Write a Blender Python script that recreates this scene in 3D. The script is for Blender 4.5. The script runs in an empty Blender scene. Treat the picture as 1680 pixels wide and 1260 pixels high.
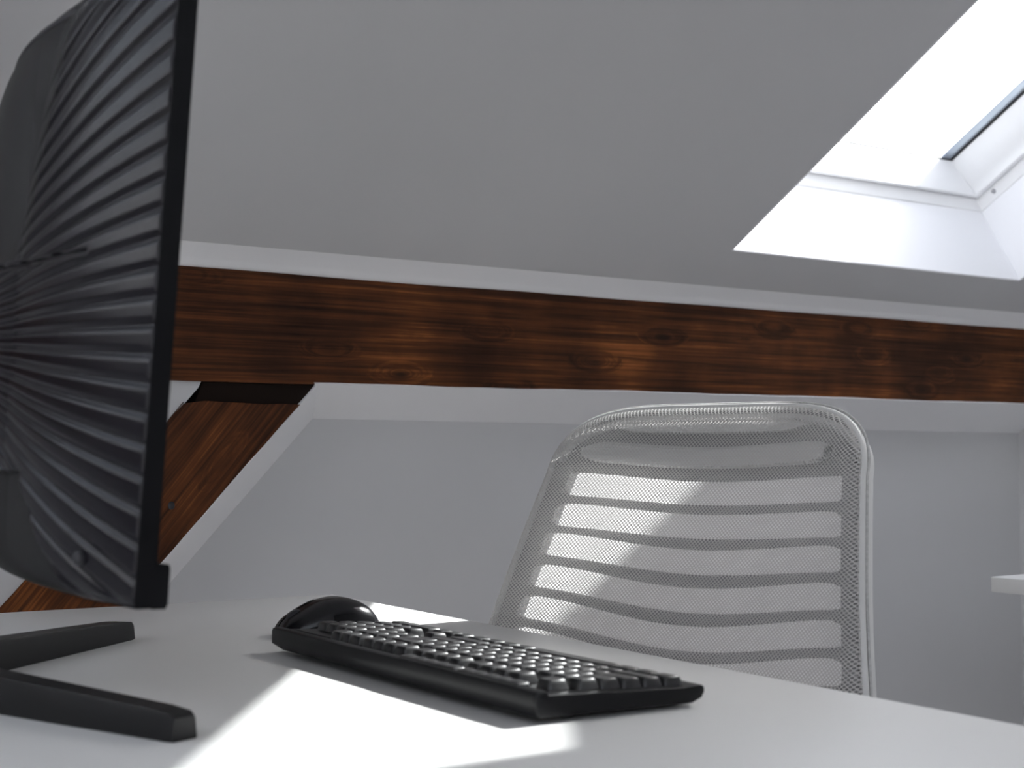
import bpy, bmesh, math, random
import numpy as np
from mathutils import Vector, Matrix, noise
random.seed(4)
scene = bpy.context.scene
COL = scene.collection
R = math.radians

# ------------------------------------------------------------------ camera
CAMZ = 0.935
cam_d = bpy.data.cameras.new('camera'); cam = bpy.data.objects.new('camera', cam_d); COL.objects.link(cam)
cam_d.sensor_width = 36.0
cam_d.lens = 2450 / 1680 * 36
cam_d.clip_start = 0.02
cam.location = (0, 0, CAMZ)
cam.rotation_euler = (math.pi / 2 + math.atan(110 / 2450), 0, R(54.70) - math.pi / 2)
cam_d.dof.use_dof = True
cam_d.dof.focus_distance = 1.85
cam_d.dof.aperture_fstop = 8.0
scene.camera = cam

# ------------------------------------------------------------------ world, sun, exposure
world = bpy.data.worlds.new('sky'); scene.world = world; world.use_nodes = True
wn = world.node_tree; bg = wn.nodes['Background']
SKY = 0.63
sky = wn.nodes.new('ShaderNodeTexSky'); sky.sky_type = 'NISHITA'; sky.sun_disc = False
sky.sun_elevation = math.atan2(0.4965, 0.594); sky.sun_rotation = math.atan2(0.593, -0.033)
sky.air_density = 1.3; sky.dust_density = 4.0; sky.ozone_density = 1.0
hs = wn.nodes.new('ShaderNodeHueSaturation'); hs.inputs['Saturation'].default_value = 0.28
tcw = wn.nodes.new('ShaderNodeTexCoord'); sx = wn.nodes.new('ShaderNodeSeparateXYZ')
gr = wn.nodes.new('ShaderNodeMath'); gr.operation = 'GREATER_THAN'; gr.inputs[1].default_value = -0.01
mg = wn.nodes.new('ShaderNodeMix'); mg.data_type = 'RGBA'; mg.inputs[6].default_value = (2.5, 2.42, 2.5, 1)
wn.links.new(sky.outputs[0], hs.inputs['Color'])
wn.links.new(tcw.outputs['Generated'], sx.inputs[0]); wn.links.new(sx.outputs[2], gr.inputs[0])
wn.links.new(gr.outputs[0], mg.inputs[0]); wn.links.new(hs.outputs[0], mg.inputs[7])
wb = wn.nodes.new('ShaderNodeVectorMath'); wb.operation = 'MULTIPLY'; wb.inputs[1].default_value = (1.03, 0.975, 1.015)
wn.links.new(mg.outputs[2], wb.inputs[0]); wn.links.new(wb.outputs[0], bg.inputs['Color'])
bg.inputs['Strength'].default_value = SKY

SUN = Vector((0.593, -0.033, 0.4965)).normalized()
sun_d = bpy.data.lights.new('sun', 'SUN'); sun = bpy.data.objects.new('sun', sun_d); COL.objects.link(sun)
sun_d.energy = 12.5; sun_d.angle = R(0.6); sun_d.color = (1.0, 0.945, 0.935)
sun.rotation_euler = SUN.to_track_quat('Z', 'Y').to_euler()
sun.location = (4, 0, 4)

scene.view_settings.view_transform = 'Standard'
scene.view_settings.look = 'None'
scene.view_settings.gamma = 1.0
scene.view_settings.use_curve_mapping = False
scene.view_settings.exposure = 0.17
try:
    scene.cycles.use_denoising = True
    scene.cycles.max_bounces = 14
    scene.cycles.diffuse_bounces = 8
    scene.cycles.transparent_max_bounces = 16
    scene.cycles.sample_clamp_indirect = 6.0
    scene.cycles.caustics_reflective = False
    scene.cycles.caustics_refractive = False
except Exception:
    pass

# ------------------------------------------------------------------ helpers
def link_mesh(name, me, mat=None, parent=None, smooth=False):
    o = bpy.data.objects.new(name, me); COL.objects.link(o)
    if mat: me.materials.append(mat)
    if parent: o.parent = parent
    if smooth:
        for p in me.polygons: p.use_smooth = True
    return o

def obj(name, bm, mat=None, parent=None, smooth=False, autosmooth=None):
    me = bpy.data.meshes.new(name)
    bmesh.ops.recalc_face_normals(bm, faces=bm.faces[:])
    bm.to_mesh(me); bm.free()
    o = link_mesh(name, me, mat, parent, smooth or autosmooth is not None)
    if autosmooth is not None:
        try: me.set_sharp_from_angle(angle=R(autosmooth))
        except Exception: pass
    return o

def tag(o, label, cat, group=None):
    o['label'] = label; o['category'] = cat
    if group: o['group'] = group
    return o

def struct(o):
    o['kind'] = 'structure'; return o

def thing(name, label, cat, M=Matrix(), group=None):
    o = bpy.data.objects.new(name, None); COL.objects.link(o)
    o.matrix_world = M; o.empty_display_size = 0.1
    return tag(o, label, cat, group)

def add_box(bm, c, s, M=None, bev=0.0, seg=2):
    r = bmesh.ops.create_cube(bm, size=1.0)
    vs = r['verts']
    for v in vs:
        v.co = Vector((c[0] + v.co.x * s[0], c[1] + v.co.y * s[1], c[2] + v.co.z * s[2]))
    if bev > 0:
        es = list({e for v in vs for e in v.link_edges})
        r2 = bmesh.ops.bevel(bm, geom=es, offset=bev, segments=seg, profile=0.5, affect='EDGES')
        vs = list({v for f in r2['faces'] for v in f.verts} | {v for v in vs if v.is_valid})
    if M:
        for v in vs: v.co = M @ v.co
    return vs

def box_obj(name, c, s, mat, parent=None, bev=0.002, M=None, seg=2):
    bm = bmesh.new(); add_box(bm, c, s, M, bev, seg)
    return obj(name, bm, mat, parent, autosmooth=35)

def prism(bm, pts, a, b):
    """pts: polygon as Vectors; a, b: offset vectors of the two caps"""
    v1 = [bm.verts.new(Vector(p) + Vector(a)) for p in pts]
    v2 = [bm.verts.new(Vector(p) + Vector(b)) for p in pts]
    bm.faces.new(v1); bm.faces.new(v2[::-1])
    n = len(pts)
    for i in range(n):
        bm.faces.new((v1[i], v1[(i + 1) % n], v2[(i + 1) % n], v2[i]))

def lathe(bm, prof, c=(0, 0, 0), n=32, M=None):
    rings = []
    for (r, z) in prof:
        ring = []
        for i in range(n):
            a = 2 * math.pi * i / n
            p = Vector((c[0] + r * math.cos(a), c[1] + r * math.sin(a), c[2] + z))
            if M: p = M @ p
            ring.append(bm.verts.new(p))
        rings.append(ring)
    for k in range(len(rings) - 1):
        for i in range(n):
            bm.faces.new((rings[k][i], rings[k][(i + 1) % n], rings[k + 1][(i + 1) % n], rings[k + 1][i]))
    bm.faces.new(rings[0][::-1]); bm.faces.new(rings[-1])

def tube(bm, pts, rad, n=10, closed=False, sy=1.0, up=None):
    """tube along pts; rad scalar or list"""
    P = [Vector(p) for p in pts]; N = len(P); rings = []
    prev = None
    for i in range(N):
        if closed: t = P[(i + 1) % N] - P[(i - 1) % N]
        else: t = P[min(i + 1, N - 1)] - P[max(i - 1, 0)]
        t.normalize()
        ref = Vector(up) if up else (prev if prev else (Vector((0, 0, 1)) if abs(t.z) < .9 else Vector((1, 0, 0))))
        x = (ref - t * ref.dot(t)).normalized(); y = t.cross(x)
        prev = x
        r = rad[i] if isinstance(rad, (list, tuple)) else rad
        rings.append([bm.verts.new(P[i] + x * (r * math.cos(2 * math.pi * k / n)) + y * (r * sy * math.sin(2 * math.pi * k / n))) for k in range(n)])
    m = N if closed else N - 1
    for i in range(m):
        a, b = rings[i], rings[(i + 1) % N]
        for k in range(n):
            bm.faces.new((a[k], a[(k + 1) % n], b[(k + 1) % n], b[k]))
    if not closed:
        bm.faces.new(rings[0][::-1]); bm.faces.new(rings[-1])

def grid_mesh(name, X, mat, parent=None, smooth=True, flip=False):
    """X: array (n,m,3) -> quad grid"""
    n, m = X.shape[:2]
    idx = np.arange(n * m).reshape(n, m)
    q = np.stack([idx[:-1, :-1], idx[1:, :-1], idx[1:, 1:], idx[:-1, 1:]], -1).reshape(-1, 4)
    if flip: q = q[:, ::-1]
    return raw_mesh(name, X.reshape(-1, 3), q, mat, parent, smooth)

def raw_mesh(name, V, Q, mat, parent=None, smooth=True):
    me = bpy.data.meshes.new(name)
    V = np.ascontiguousarray(V, dtype=np.float32); Q = np.ascontiguousarray(Q, dtype=np.int32)
    me.vertices.add(len(V)); me.vertices.foreach_set('co', V.ravel())
    me.loops.add(Q.size); me.loops.foreach_set('vertex_index', Q.ravel())
    me.polygons.add(len(Q)); me.polygons.foreach_set('loop_start', np.arange(len(Q), dtype=np.int32) * 4)
    me.polygons.foreach_set('use_smooth', np.full(len(Q), smooth))
    me.update(calc_edges=True); me.validate()
    return link_mesh(name, me, mat, parent)

# ------------------------------------------------------------------ materials
def mat(name, col, rough=0.6, spec=0.5, metal=0.0, coat=0.0):
    m = bpy.data.materials.new(name); m.use_nodes = True
    b = m.node_tree.nodes['Principled BSDF']
    b.inputs['Base Color'].default_value = (*col, 1)
    b.inputs['Roughness'].default_value = rough
    b.inputs['Specular IOR Level'].default_value = spec
    b.inputs['Metallic'].default_value = metal
    b.inputs['Coat Weight'].default_value = coat
    return m

def add_noise(m, scale, amount, bump=0.0, bscale=None, dist=0.001, detail=4):
    """small colour variation and fine relief"""
    nt = m.node_tree; b = nt.nodes['Principled BSDF']
    tc = nt.nodes.new('ShaderNodeTexCoord')
    c = b.inputs['Base Color'].default_value[:]
    if amount:
        n = nt.nodes.new('ShaderNodeTexNoise'); n.inputs['Scale'].default_value = scale; n.inputs['Detail'].default_value = detail
        r = nt.nodes.new('ShaderNodeValToRGB')
        r.color_ramp.elements[0].position = .3; r.color_ramp.elements[1].position = .7
        r.color_ramp.elements[0].color = (*[x * (1 - amount) for x in c[:3]], 1)
        r.color_ramp.elements[1].color = (*[min(1, x * (1 + amount)) for x in c[:3]], 1)
        nt.links.new(tc.outputs['Object'], n.inputs['Vector']); nt.links.new(n.outputs['Fac'], r.inputs['Fac'])
        nt.links.new(r.outputs['Color'], b.inputs['Base Color'])
    if bump:
        n2 = nt.nodes.new('ShaderNodeTexNoise'); n2.inputs['Scale'].default_value = bscale or scale; n2.inputs['Detail'].default_value = 3
        bp = nt.nodes.new('ShaderNodeBump'); bp.inputs['Strength'].default_value = bump; bp.inputs['Distance'].default_value = dist
        nt.links.new(tc.outputs['Object'], n2.inputs['Vector']); nt.links.new(n2.outputs['Fac'], bp.inputs['Height'])
        nt.links.new(bp.outputs['Normal'], b.inputs['Normal'])
    return m

M_PLASTER = add_noise(mat('pale_grey_wall_paint', (0.63, 0.63, 0.637), 0.9, 0.2), 1.3, 0.02, 0.25, 60, 0.0006)
M_TRIM = add_noise(mat('white_plaster_edge', (0.91, 0.91, 0.92), 0.85, 0.2), 1.3, 0.005, 0.25, 60, 0.0006)
M_REVEAL = add_noise(mat('white_reveal_paint', (0.86, 0.86, 0.88), 0.8, 0.2), 2, 0.01, 0.1, 60, 0.0005)
M_FLOOR = add_noise(mat('pale_oak_floor', (0.62, 0.59, 0.57), 0.5), 3, 0.06, 0.1, 40)
M_DESK = add_noise(mat('white_melamine', (0.80, 0.80, 0.79), 0.42, 0.5), 2, 0.01, 0.06, 900, 0.0002)
M_WINWHITE = mat('white_window_lacquer', (0.84, 0.84, 0.85), 0.35, 0.5)
M_GASKET = mat('black_rubber_gasket', (0.02, 0.02, 0.025), 0.5)
M_SPACER = mat('grey_aluminium_spacer', (0.42, 0.44, 0.50), 0.35, 0.5, 0.8)
M_BLACK = add_noise(mat('black_plastic', (0.005, 0.005, 0.006), 0.42, 0.08), 8, 0.1, 0.15, 700, 0.0002)
M_KEY = add_noise(mat('black_keycap_plastic', (0.022, 0.022, 0.023), 0.34, 0.8), 8, 0.1, 0.12, 1500, 0.0002)
M_KBCASE = add_noise(mat('black_keyboard_case', (0.006, 0.006, 0.007), 0.38, 0.25), 8, 0.1, 0.2, 1200, 0.0002)
M_MOUSE = mat('glossy_black_mouse_shell', (0.008, 0.008, 0.010), 0.25, 0.4)
M_SHELL = mat('black_monitor_shell', (0.005, 0.0045, 0.008), 0.24, 0.24)
M_SCREEN = mat('dark_screen', (0.01, 0.01, 0.012), 0.15)
M_STAND = add_noise(mat('matte_black_stand', (0.007, 0.007, 0.008), 0.45, 0.25), 8, 0.1, 0.1, 900, 0.0002)
M_FRAME = mat('white_chair_plastic', (0.74, 0.74, 0.73), 0.45, 0.4)
M_RIB = mat('shaded_rib_plastic', (0.38, 0.38, 0.38), 0.6, 0.3)  # chair plastic darkened, paints in the shade behind the mesh
M_METAL = mat('white_powder_coated_steel', (0.75, 0.75, 0.75), 0.4, 0.5)
M_CHROME = mat('steel_gas_lift', (0.5, 0.5, 0.5), 0.3, 0.5, 1.0)
M_CASTER = mat('grey_caster_plastic', (0.08, 0.08, 0.08), 0.5)
M_SEATFAB = add_noise(mat('light_grey_seat_fabric', (0.55, 0.55, 0.54), 0.95, 0.1), 200, 0.15, 0.6, 900, 0.001)
M_DARKGAP = mat('dark_joint_shade', (0.015, 0.010, 0.008), 0.9, 0.1)  # stands for the shadow line between beam and brace

def fabric(name, col, trans, tcol, w):
    m = bpy.data.materials.new(name); m.use_nodes = True; nt = m.node_tree
    nt.nodes.clear()
    out = nt.nodes.new('ShaderNodeOutputMaterial'); d = nt.nodes.new('ShaderNodeBsdfDiffuse'); t = nt.nodes.new('ShaderNodeBsdfTranslucent'); mx = nt.nodes.new('ShaderNodeMixShader')
    d.inputs['Color'].default_value = (*col, 1); t.inputs['Color'].default_value = (*tcol, 1)
    mx.inputs['Fac'].default_value = w
    nt.links.new(d.outputs[0], mx.inputs[1]); nt.links.new(t.outputs[0], mx.inputs[2]); nt.links.new(mx.outputs[0], out.inputs['Surface'])
    return m
M_MESH = fabric('white_mesh_fabric', (0.70, 0.70, 0.69), 0, (0.76, 0.715, 0.70), 0.38)
M_BACKMESH = fabric('thin_white_rear_fabric', (0.82, 0.82, 0.81), 0, (0.98, 0.97, 0.96), 0.66)

def glass_mat():
    m = bpy.data.materials.new('window_glass'); m.use_nodes = True; nt = m.node_tree; nt.nodes.clear()
    out = nt.nodes.new('ShaderNodeOutputMaterial'); tr = nt.nodes.new('ShaderNodeBsdfTransparent'); gl = nt.nodes.new('ShaderNodeBsdfGlossy'); mx = nt.nodes.new('ShaderNodeMixShader')
    fr = nt.nodes.new('ShaderNodeMath'); fr.operation = 'MULTIPLY_ADD'; fr.inputs[1].default_value = 0.25; fr.inputs[2].default_value = 0.02
    pw = nt.nodes.new('ShaderNodeMath'); pw.operation = 'POWER'; pw.inputs[1].default_value = 4.0
    lw_ = nt.nodes.new('ShaderNodeLayerWeight'); lw_.inputs['Blend'].default_value = 0.5
    nt.links.new(lw_.outputs['Facing'], pw.inputs[0]); nt.links.new(pw.outputs[0], fr.inputs[0])
    tr.inputs['Color'].default_value = (0.96, 0.98, 0.98, 1); gl.inputs['Roughness'].default_value = 0.0
    nt.links.new(fr.outputs[0], mx.inputs[0]); nt.links.new(tr.outputs[0], mx.inputs[1]); nt.links.new(gl.outputs[0], mx.inputs[2]); nt.links.new(mx.outputs[0], out.inputs['Surface'])
    return m
M_GLASS = glass_mat()

def wood(name, rot, seed):
    """dark stained pine; the grain runs along local X after the rotation"""
    m = bpy.data.materials.new(name); m.use_nodes = True; nt = m.node_tree; b = nt.nodes['Principled BSDF']; L = nt.links
    tc = nt.nodes.new('ShaderNodeTexCoord'); mp = nt.nodes.new('ShaderNodeMapping'); mp.inputs['Rotation'].default_value = rot
    mp.inputs['Location'].default_value = (seed, seed * .7, seed * .3)
    L.new(tc.outputs['Object'], mp.inputs['Vector'])
    # knots: voronoi cells that push the grain aside
    mk = nt.nodes.new('ShaderNodeMapping'); mk.inputs['Scale'].default_value = (4.5, 1.0, 13)
    L.new(mp.outputs[0], mk.inputs['Vector'])
    vo = nt.nodes.new('ShaderNodeTexVoronoi'); vo.inputs['Scale'].default_value = 1.0; vo.inputs['Randomness'].default_value = 1.0
    L.new(mk.outputs[0], vo.inputs['Vector'])
    kr = nt.nodes.new('ShaderNodeValToRGB'); kr.color_ramp.elements[0].position = 0.03; kr.color_ramp.elements[0].color = (1, 1, 1, 1)
    kr.color_ramp.elements[1].position = 0.30; kr.color_ramp.elements[1].color = (0, 0, 0, 1)
    L.new(vo.outputs['Distance'], kr.inputs['Fac'])
    # grain
    mg = nt.nodes.new('ShaderNodeMapping'); mg.inputs['Scale'].default_value = (1.2, 22, 30)
    L.new(mp.outputs[0], mg.inputs['Vector'])
    n1 = nt.nodes.new('ShaderNodeTexNoise'); n1.inputs['Scale'].default_value = 1.6; n1.inputs['Detail'].default_value = 6; n1.inputs['Roughness'].default_value = 0.62; n1.inputs['Distortion'].default_value = 0.6
    add = nt.nodes.new('ShaderNodeVectorMath'); add.operation = 'MULTIPLY_ADD'
    add.inputs[1].default_value = (0.0, 1.2, 1.8)
    L.new(kr.outputs['Color'], add.inputs[0]); L.new(mg.outputs[0], add.inputs[2]); L.new(add.outputs[0], n1.inputs['Vector'])
    mf = nt.nodes.new('ShaderNodeMapping'); mf.inputs['Scale'].default_value = (4, 150, 260)
    L.new(mp.outputs[0], mf.inputs['Vector'])
    n2 = nt.nodes.new('ShaderNodeTexNoise'); n2.inputs['Scale'].default_value = 1.0; n2.inputs['Detail'].default_value = 3
    L.new(mf.outputs[0], n2.inputs['Vector'])
    # broad blotches of stain
    n3 = nt.nodes.new('ShaderNodeTexNoise'); n3.inputs['Scale'].default_value = 4.5; n3.inputs['Detail'].default_value = 5
    L.new(mp.outputs[0], n3.inputs['Vector'])
    m1 = nt.nodes.new('ShaderNodeMix'); m1.data_type = 'FLOAT'; m1.inputs[0].default_value = 0.45
    L.new(n1.outputs['Fac'], m1.inputs[2]); L.new(n2.outputs['Fac'], m1.inputs[3])
    m2 = nt.nodes.new('ShaderNodeMix'); m2.data_type = 'FLOAT'; m2.inputs[0].default_value = 0.42
    L.new(m1.outputs[0], m2.inputs[2]); L.new(n3.outputs['Fac'], m2.inputs[3])
    cr = nt.nodes.new('ShaderNodeValToRGB'); e = cr.color_ramp.elements
    e[0].position = 0.36; e[0].color = (0.014, 0.007, 0.005, 1)
    e[1].position = 0.66; e[1].color = (0.40, 0.135, 0.036, 1)
    k = e.new(0.46); k.color = (0.052, 0.020, 0.010, 1)
    k = e.new(0.55); k.color = (0.125, 0.042, 0.015, 1)
    L.new(m2.outputs[0], cr.inputs['Fac'])
    kd = nt.nodes.new('ShaderNodeMix'); kd.data_type = 'RGBA'
    kk = nt.nodes.new('ShaderNodeValToRGB'); kk.color_ramp.elements[0].position = 0.03; kk.color_ramp.elements[0].color = (.9, .9, .9, 1); kk.color_ramp.elements[1].position = 0.13; kk.color_ramp.elements[1].color = (0, 0, 0, 1)
    L.new(vo.outputs['Distance'], kk.inputs['Fac'])
    L.new(kk.outputs['Color'], kd.inputs[0]); L.new(cr.outputs['Color'], kd.inputs[6]); kd.inputs[7].default_value = (0.018, 0.010, 0.008, 1)
    L.new(kd.outputs[2], b.inputs['Base Color'])
    b.inputs['Roughness'].default_value = 0.6; b.inputs['Specular IOR Level'].default_value = 0.12
    bp = nt.nodes.new('ShaderNodeBump'); bp.inputs['Strength'].default_value = 0.5; bp.inputs['Distance'].default_value = 0.002
    L.new(m1.outputs[0], bp.inputs['Height']); L.new(bp.outputs['Normal'], b.inputs['Normal'])
    return m
M_BEAM = wood('dark_stained_pine_beam', (0, 0, 0), 3.1)
M_BRACE = wood('dark_stained_pine_brace', (0, R(50), 0), 7.7)

# ------------------------------------------------------------------ room shell
YB = 2.08                      # face of the timber frame
XL, XR = -2.6, 3.005
TH = R(31.0)
P0 = Vector((0, 2.066, 1.232))
UW = Vector((0, -math.cos(TH), math.sin(TH)))      # up the slope
UN = Vector((0, math.sin(TH), math.cos(TH)))       # outwards
WR = 3.55                      # ridge, measured up the slope
YR = (P0 + UW * WR).y
def roofP(x, w, n, side=1):
    p = P0 + UW * w + UN * n
    y = p.y if side == 1 else 2 * YR - p.y
    return Vector((x, y, p.z))

def roof(name, side, wins, w_lo, T=0.31):
    """roof slab with a row of window holes; inner face, outer face, edges"""
    w0, w1 = wins[0][2:]
    bm = bmesh.new()
    xs = [XL - .2] + [x for w_ in sorted(wins) for x in w_[:2]] + [XR + .2]; ws = [w_lo, w0, w1, WR]
    nx_ = len(xs) - 1; holes = [(i, 1) for i in range(1, nx_, 2)]
    def V(x, w, n):          # the outer face runs on to meet the other slope
        if w == WR and n > 0: w = WR + n * math.tan(TH)
        return bm.verts.new(roofP(x, w, n, side))
    g = [[[V(x, w, n) for w in ws] for x in xs] for n in (0, T)]
    for h in g:
        for i in range(nx_):
            for j in range(3):
                if (i, j) in holes: continue
                bm.faces.new((h[i][j], h[i + 1][j], h[i + 1][j + 1], h[i][j + 1]))
    loops = [[(i, 0) for i in range(nx_ + 1)] + [(nx_, j) for j in (1, 2, 3)] + [(i, 3) for i in range(nx_ - 1, -1, -1)] + [(0, j) for j in (2, 1)]]
    loops += [[(i, 1), (i + 1, 1), (i + 1, 2), (i, 2)] for i, _ in holes]
    for lp in loops:
        for k in range(len(lp)):
            a, b = lp[k], lp[(k + 1) % len(lp)]
            bm.faces.new((g[0][a[0]][a[1]], g[0][b[0]][b[1]], g[1][b[0]][b[1]], g[1][a[0]][a[1]]))
    return struct(obj(name, bm, M_PLASTER))

WIN = (1.873, 2.708, 0.127, 1.80)
WIN3 = (-1.20, -0.15, 0.127, 1.80)  # unseen skylight, added for the reflections on the monitor back
WIN2 = (-1.7, 0.8, 0.5, 2.4)  # unseen skylight in the opposite slope, added for more ambient light
roof('ceiling', 1, [WIN, WIN3], -0.75)
roof('ceiling', -1, [WIN2], -0.9)

def ring_profile(bm, win, prof, side=1, closed=True):
    """loft a rectangular ring: prof = list of (n, inset_x, inset_w)"""
    x0, x1, w0, w1 = win; loops = []
    for (n, ix, iw) in prof:
        loops.append([bm.verts.new(roofP(x, w, n, side)) for x, w in ((x0 + ix, w0 + iw), (x1 - ix, w0 + iw), (x1 - ix, w1 - iw), (x0 + ix, w1 - iw))])
    m = len(loops)
    for i in range(m if closed else m - 1):
        a, b = loops[i], loops[(i + 1) % m]
        for k in range(4):
            bm.faces.new((a[k], a[(k + 1) % 4], b[(k + 1) % 4], b[k]))

def skylight(name, win, side):
    root = bpy.data.objects.new(name, None); COL.objects.link(root); root['kind'] = 'structure'
    def ringpart(nm, prof, m):
        bm = bmesh.new(); ring_profile(bm, win, prof, side)
        es = [e for e in bm.edges]
        bmesh.ops.recalc_face_normals(bm, faces=bm.faces[:])
        bmesh.ops.bevel(bm, geom=es, offset=0.0012, segments=2, affect='EDGES')
        return obj(nm, bm, m, root, autosmooth=40)
    # lining board between plaster and frame
    ringpart('reveal_lining', [(-0.001, -0.004, -0.004), (-0.001, 0.0015, 0.0015), (0.185, 0.0015, 0.0015), (0.185, -0.004, -0.004)], M_REVEAL)
    ringpart('window_frame', [(0.183, -0.002, -0.002), (0.183, 0.004, 0.004), (0.212, 0.016, 0.016), (0.295, 0.020, 0.020), (0.305, 0.020, 0.020), (0.305, -0.002, -0.002)], M_WINWHITE)
    ringpart('sash', [(0.206, 0.0185, 0.0185), (0.206, 0.032, 0.026), (0.222, 0.036, 0.029), (0.228, 0.042, 0.030), (0.283, 0.076, 0.041), (0.302, 0.076, 0.041), (0.302, 0.0215, 0.0215), (0.25, 0.0215, 0.0185)], M_WINWHITE)
    ringpart('gasket', [(0.284, 0.0755, 0.0405), (0.284, 0.081, 0.0424), (0.290, 0.081, 0.0424), (0.290, 0.0755, 0.0405)], M_GASKET)
    ringpart('glass_spacer', [(0.288, 0.080, 0.0425), (0.288, 0.086, 0.0440), (0.3000, 0.093, 0.0470), (0.3005, 0.093, 0.0470), (0.3005, 0.080, 0.0425)], M_SPACER)
    x0, x1, w0, w1 = win
    for n in (0.286, 0.298):
        bm = bmesh.new()
        cs = [roofP(x, w, n, side) for x, w in ((x0 + .077, w0 + .042), (x1 - .077, w0 + .042), (x1 - .077, w1 - .042), (x0 + .077, w1 - .042))]
        prism(bm, cs, (0, 0, 0), Vector((0, side * UN.y, UN.z)) * 0.003)
        obj('pane', bm, M_GLASS, root)
    # flashing collar outside, closes the gap round the frame
    ringpart('flashing', [(0.303, -0.08, -0.08), (0.303, 0.022, 0.022), (0.312, 0.022, 0.022), (0.312, -0.08, -0.08)], mat('grey_flashing', (0.2, 0.2, 0.21), 0.5, 0.5, 0.5))
    # screw cap on the frame
    bm = bmesh.new()
    c = roofP(x1 - 0.0095, w0 + 0.055, 0.198, side)
    bmesh.ops.create_uvsphere(bm, u_segments=12, v_segments=8, radius=0.0055)
    for v in bm.verts: v.co = c + v.co
    o = obj('screw_cap', bm, mat('grey_screw_cap', (0.35, 0.35, 0.37), 0.4), root, True)
    return root
skylight('window_1', WIN, 1)
skylight('added_window_3', WIN2, -1)
skylight('added_window_4', WIN3, 1)

def portal(win, side):
    l = bpy.data.lights.new('skylight_portal', 'AREA'); l.shape = 'RECTANGLE'; l.size = win[1] - win[0]; l.size_y = win[3] - win[2]
    l.cycles.is_portal = True
    o = bpy.data.objects.new('skylight_portal', l); COL.objects.link(o)
    c = roofP((win[0] + win[1]) / 2, (win[2] + win[3]) / 2, 0.345, side)
    n = Vector((0, side * UN.y, UN.z)); w = Vector((0, side * UW.y, UW.z))
    x = w.cross(n); Mx = Matrix((x, w, n)).transposed().to_4x4(); Mx.translation = c
    o.matrix_world = Mx
portal(WIN, 1); portal(WIN2, -1); portal(WIN3, 1)

# lip of plaster where the slope turns down on to the beam
def zt(x):  # beam top, slightly hewn
    return 1.2105 + 0.0010 * math.sin(x * 3.1) + 0.0005 * math.sin(x * 13.3 + 1)
def zb(x):
    return 1.0425 + 0.0010 * math.sin(x * 3.3 + 1) + 0.0006 * math.sin(x * 11.7) + 0.0003 * math.sin(x * 41)
NX = 160
xs = np.linspace(XL, XR, NX)
G = np.zeros((NX, 7, 3))
for i, x in enumerate(xs):
    r = noise.noise(Vector((x * 3, 0, 5))) * 0.002
    prof = [(YB + 0.02, zt(x) - 0.004), (YB + 0.004, zt(x) - 0.001 + r * .3), (YB - 0.001, zt(x) + 0.003 + r * .5), (YB - 0.004, zt(x) + 0.008 + r * .5), (YB - 0.008, zt(x) + 0.0130 + r * .3)]
    pe = roofP(x, 0.010, -0.0016); pe2 = roofP(x, 0.024, 0.0006)
    prof += [(pe.y, pe.z), (pe2.y, pe2.z)]
    for j, (y, z) in enumerate(prof): G[i, j] = (x, y, z)
struct(grid_mesh('trim_1', G, M_TRIM, smooth=True))

# beam
G = []
NB = 220
bx = np.linspace(XL + .01, XR - .005, NB)
for x in bx:
    row = []
    zb_, zt_ = zb(x) - 0.002, zt(x) + 0.002
    ys, ye = YB, YB + 0.095
    ring = []
    for k in range(9):   # front face bottom->top
        t = k / 8; z = zb_ + (zt_ - zb_) * t
        b = 0.004 * (abs(2 * t - 1) ** 6)
        b += 0.0016 * noise.noise(Vector((x * 4, 1.7, z * 25)))
        ring.append((x, ys + b, z))
    ring += [(x, ye, zt_), (x, ye, zb_)]
    G.append(ring)
G = np.array(G)
# close the ring
G = np.concatenate([G, G[:, :1]], 1)
beam = grid_mesh('timber_beam', G, M_BEAM, smooth=False)
tag(beam, 'long dark stained horizontal timber beam with knots under the sloped ceiling', 'beam')

# brace (diagonal)
bm = bmesh.new()
ZB0 = 1.008
def brR(z): return 1.078 + (z - 1.013) * (1.078 - 0.859) / (1.013 - 0.782)
def brL(z): return 0.886 + (z - 1.012) * (0.889 - 0.619) / (1.012 - 0.718)
zs = np.linspace(0.012, ZB0, 60)
left = [(brL(z) + 0.0025 * noise.noise(Vector((0, 3, z * 22))), z) for z in zs]
right = [(brR(z) + 0.0018 * noise.noise(Vector((0, 9, z * 22))), z) for z in zs]
G = []
for (a, z1), (c, z2) in zip(left, right):
    ring = []
    for k in range(7):
        t = k / 6
        ring.append((a + (c - a) * t, YB + 0.004 + 0.003 * (abs(2 * t - 1) ** 6) + 0.0014 * noise.noise(Vector(((a + (c - a) * t) * 9, z1 * 5, 2))), z1 + 0.0035 * noise.noise(Vector((t * 6, z1 * 60, 0))) * (z1 > 1.0)))
    ring += [(c, YB + 0.09, z2), (a, YB + 0.09, z1), (a, YB + 0.007, z1)]
    G.append(ring)
bm.free()
brace = grid_mesh('timber_brace', np.array(G), M_BRACE, smooth=False)
tag(brace, 'dark stained diagonal timber brace running down from the beam behind the monitor', 'brace')
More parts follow.
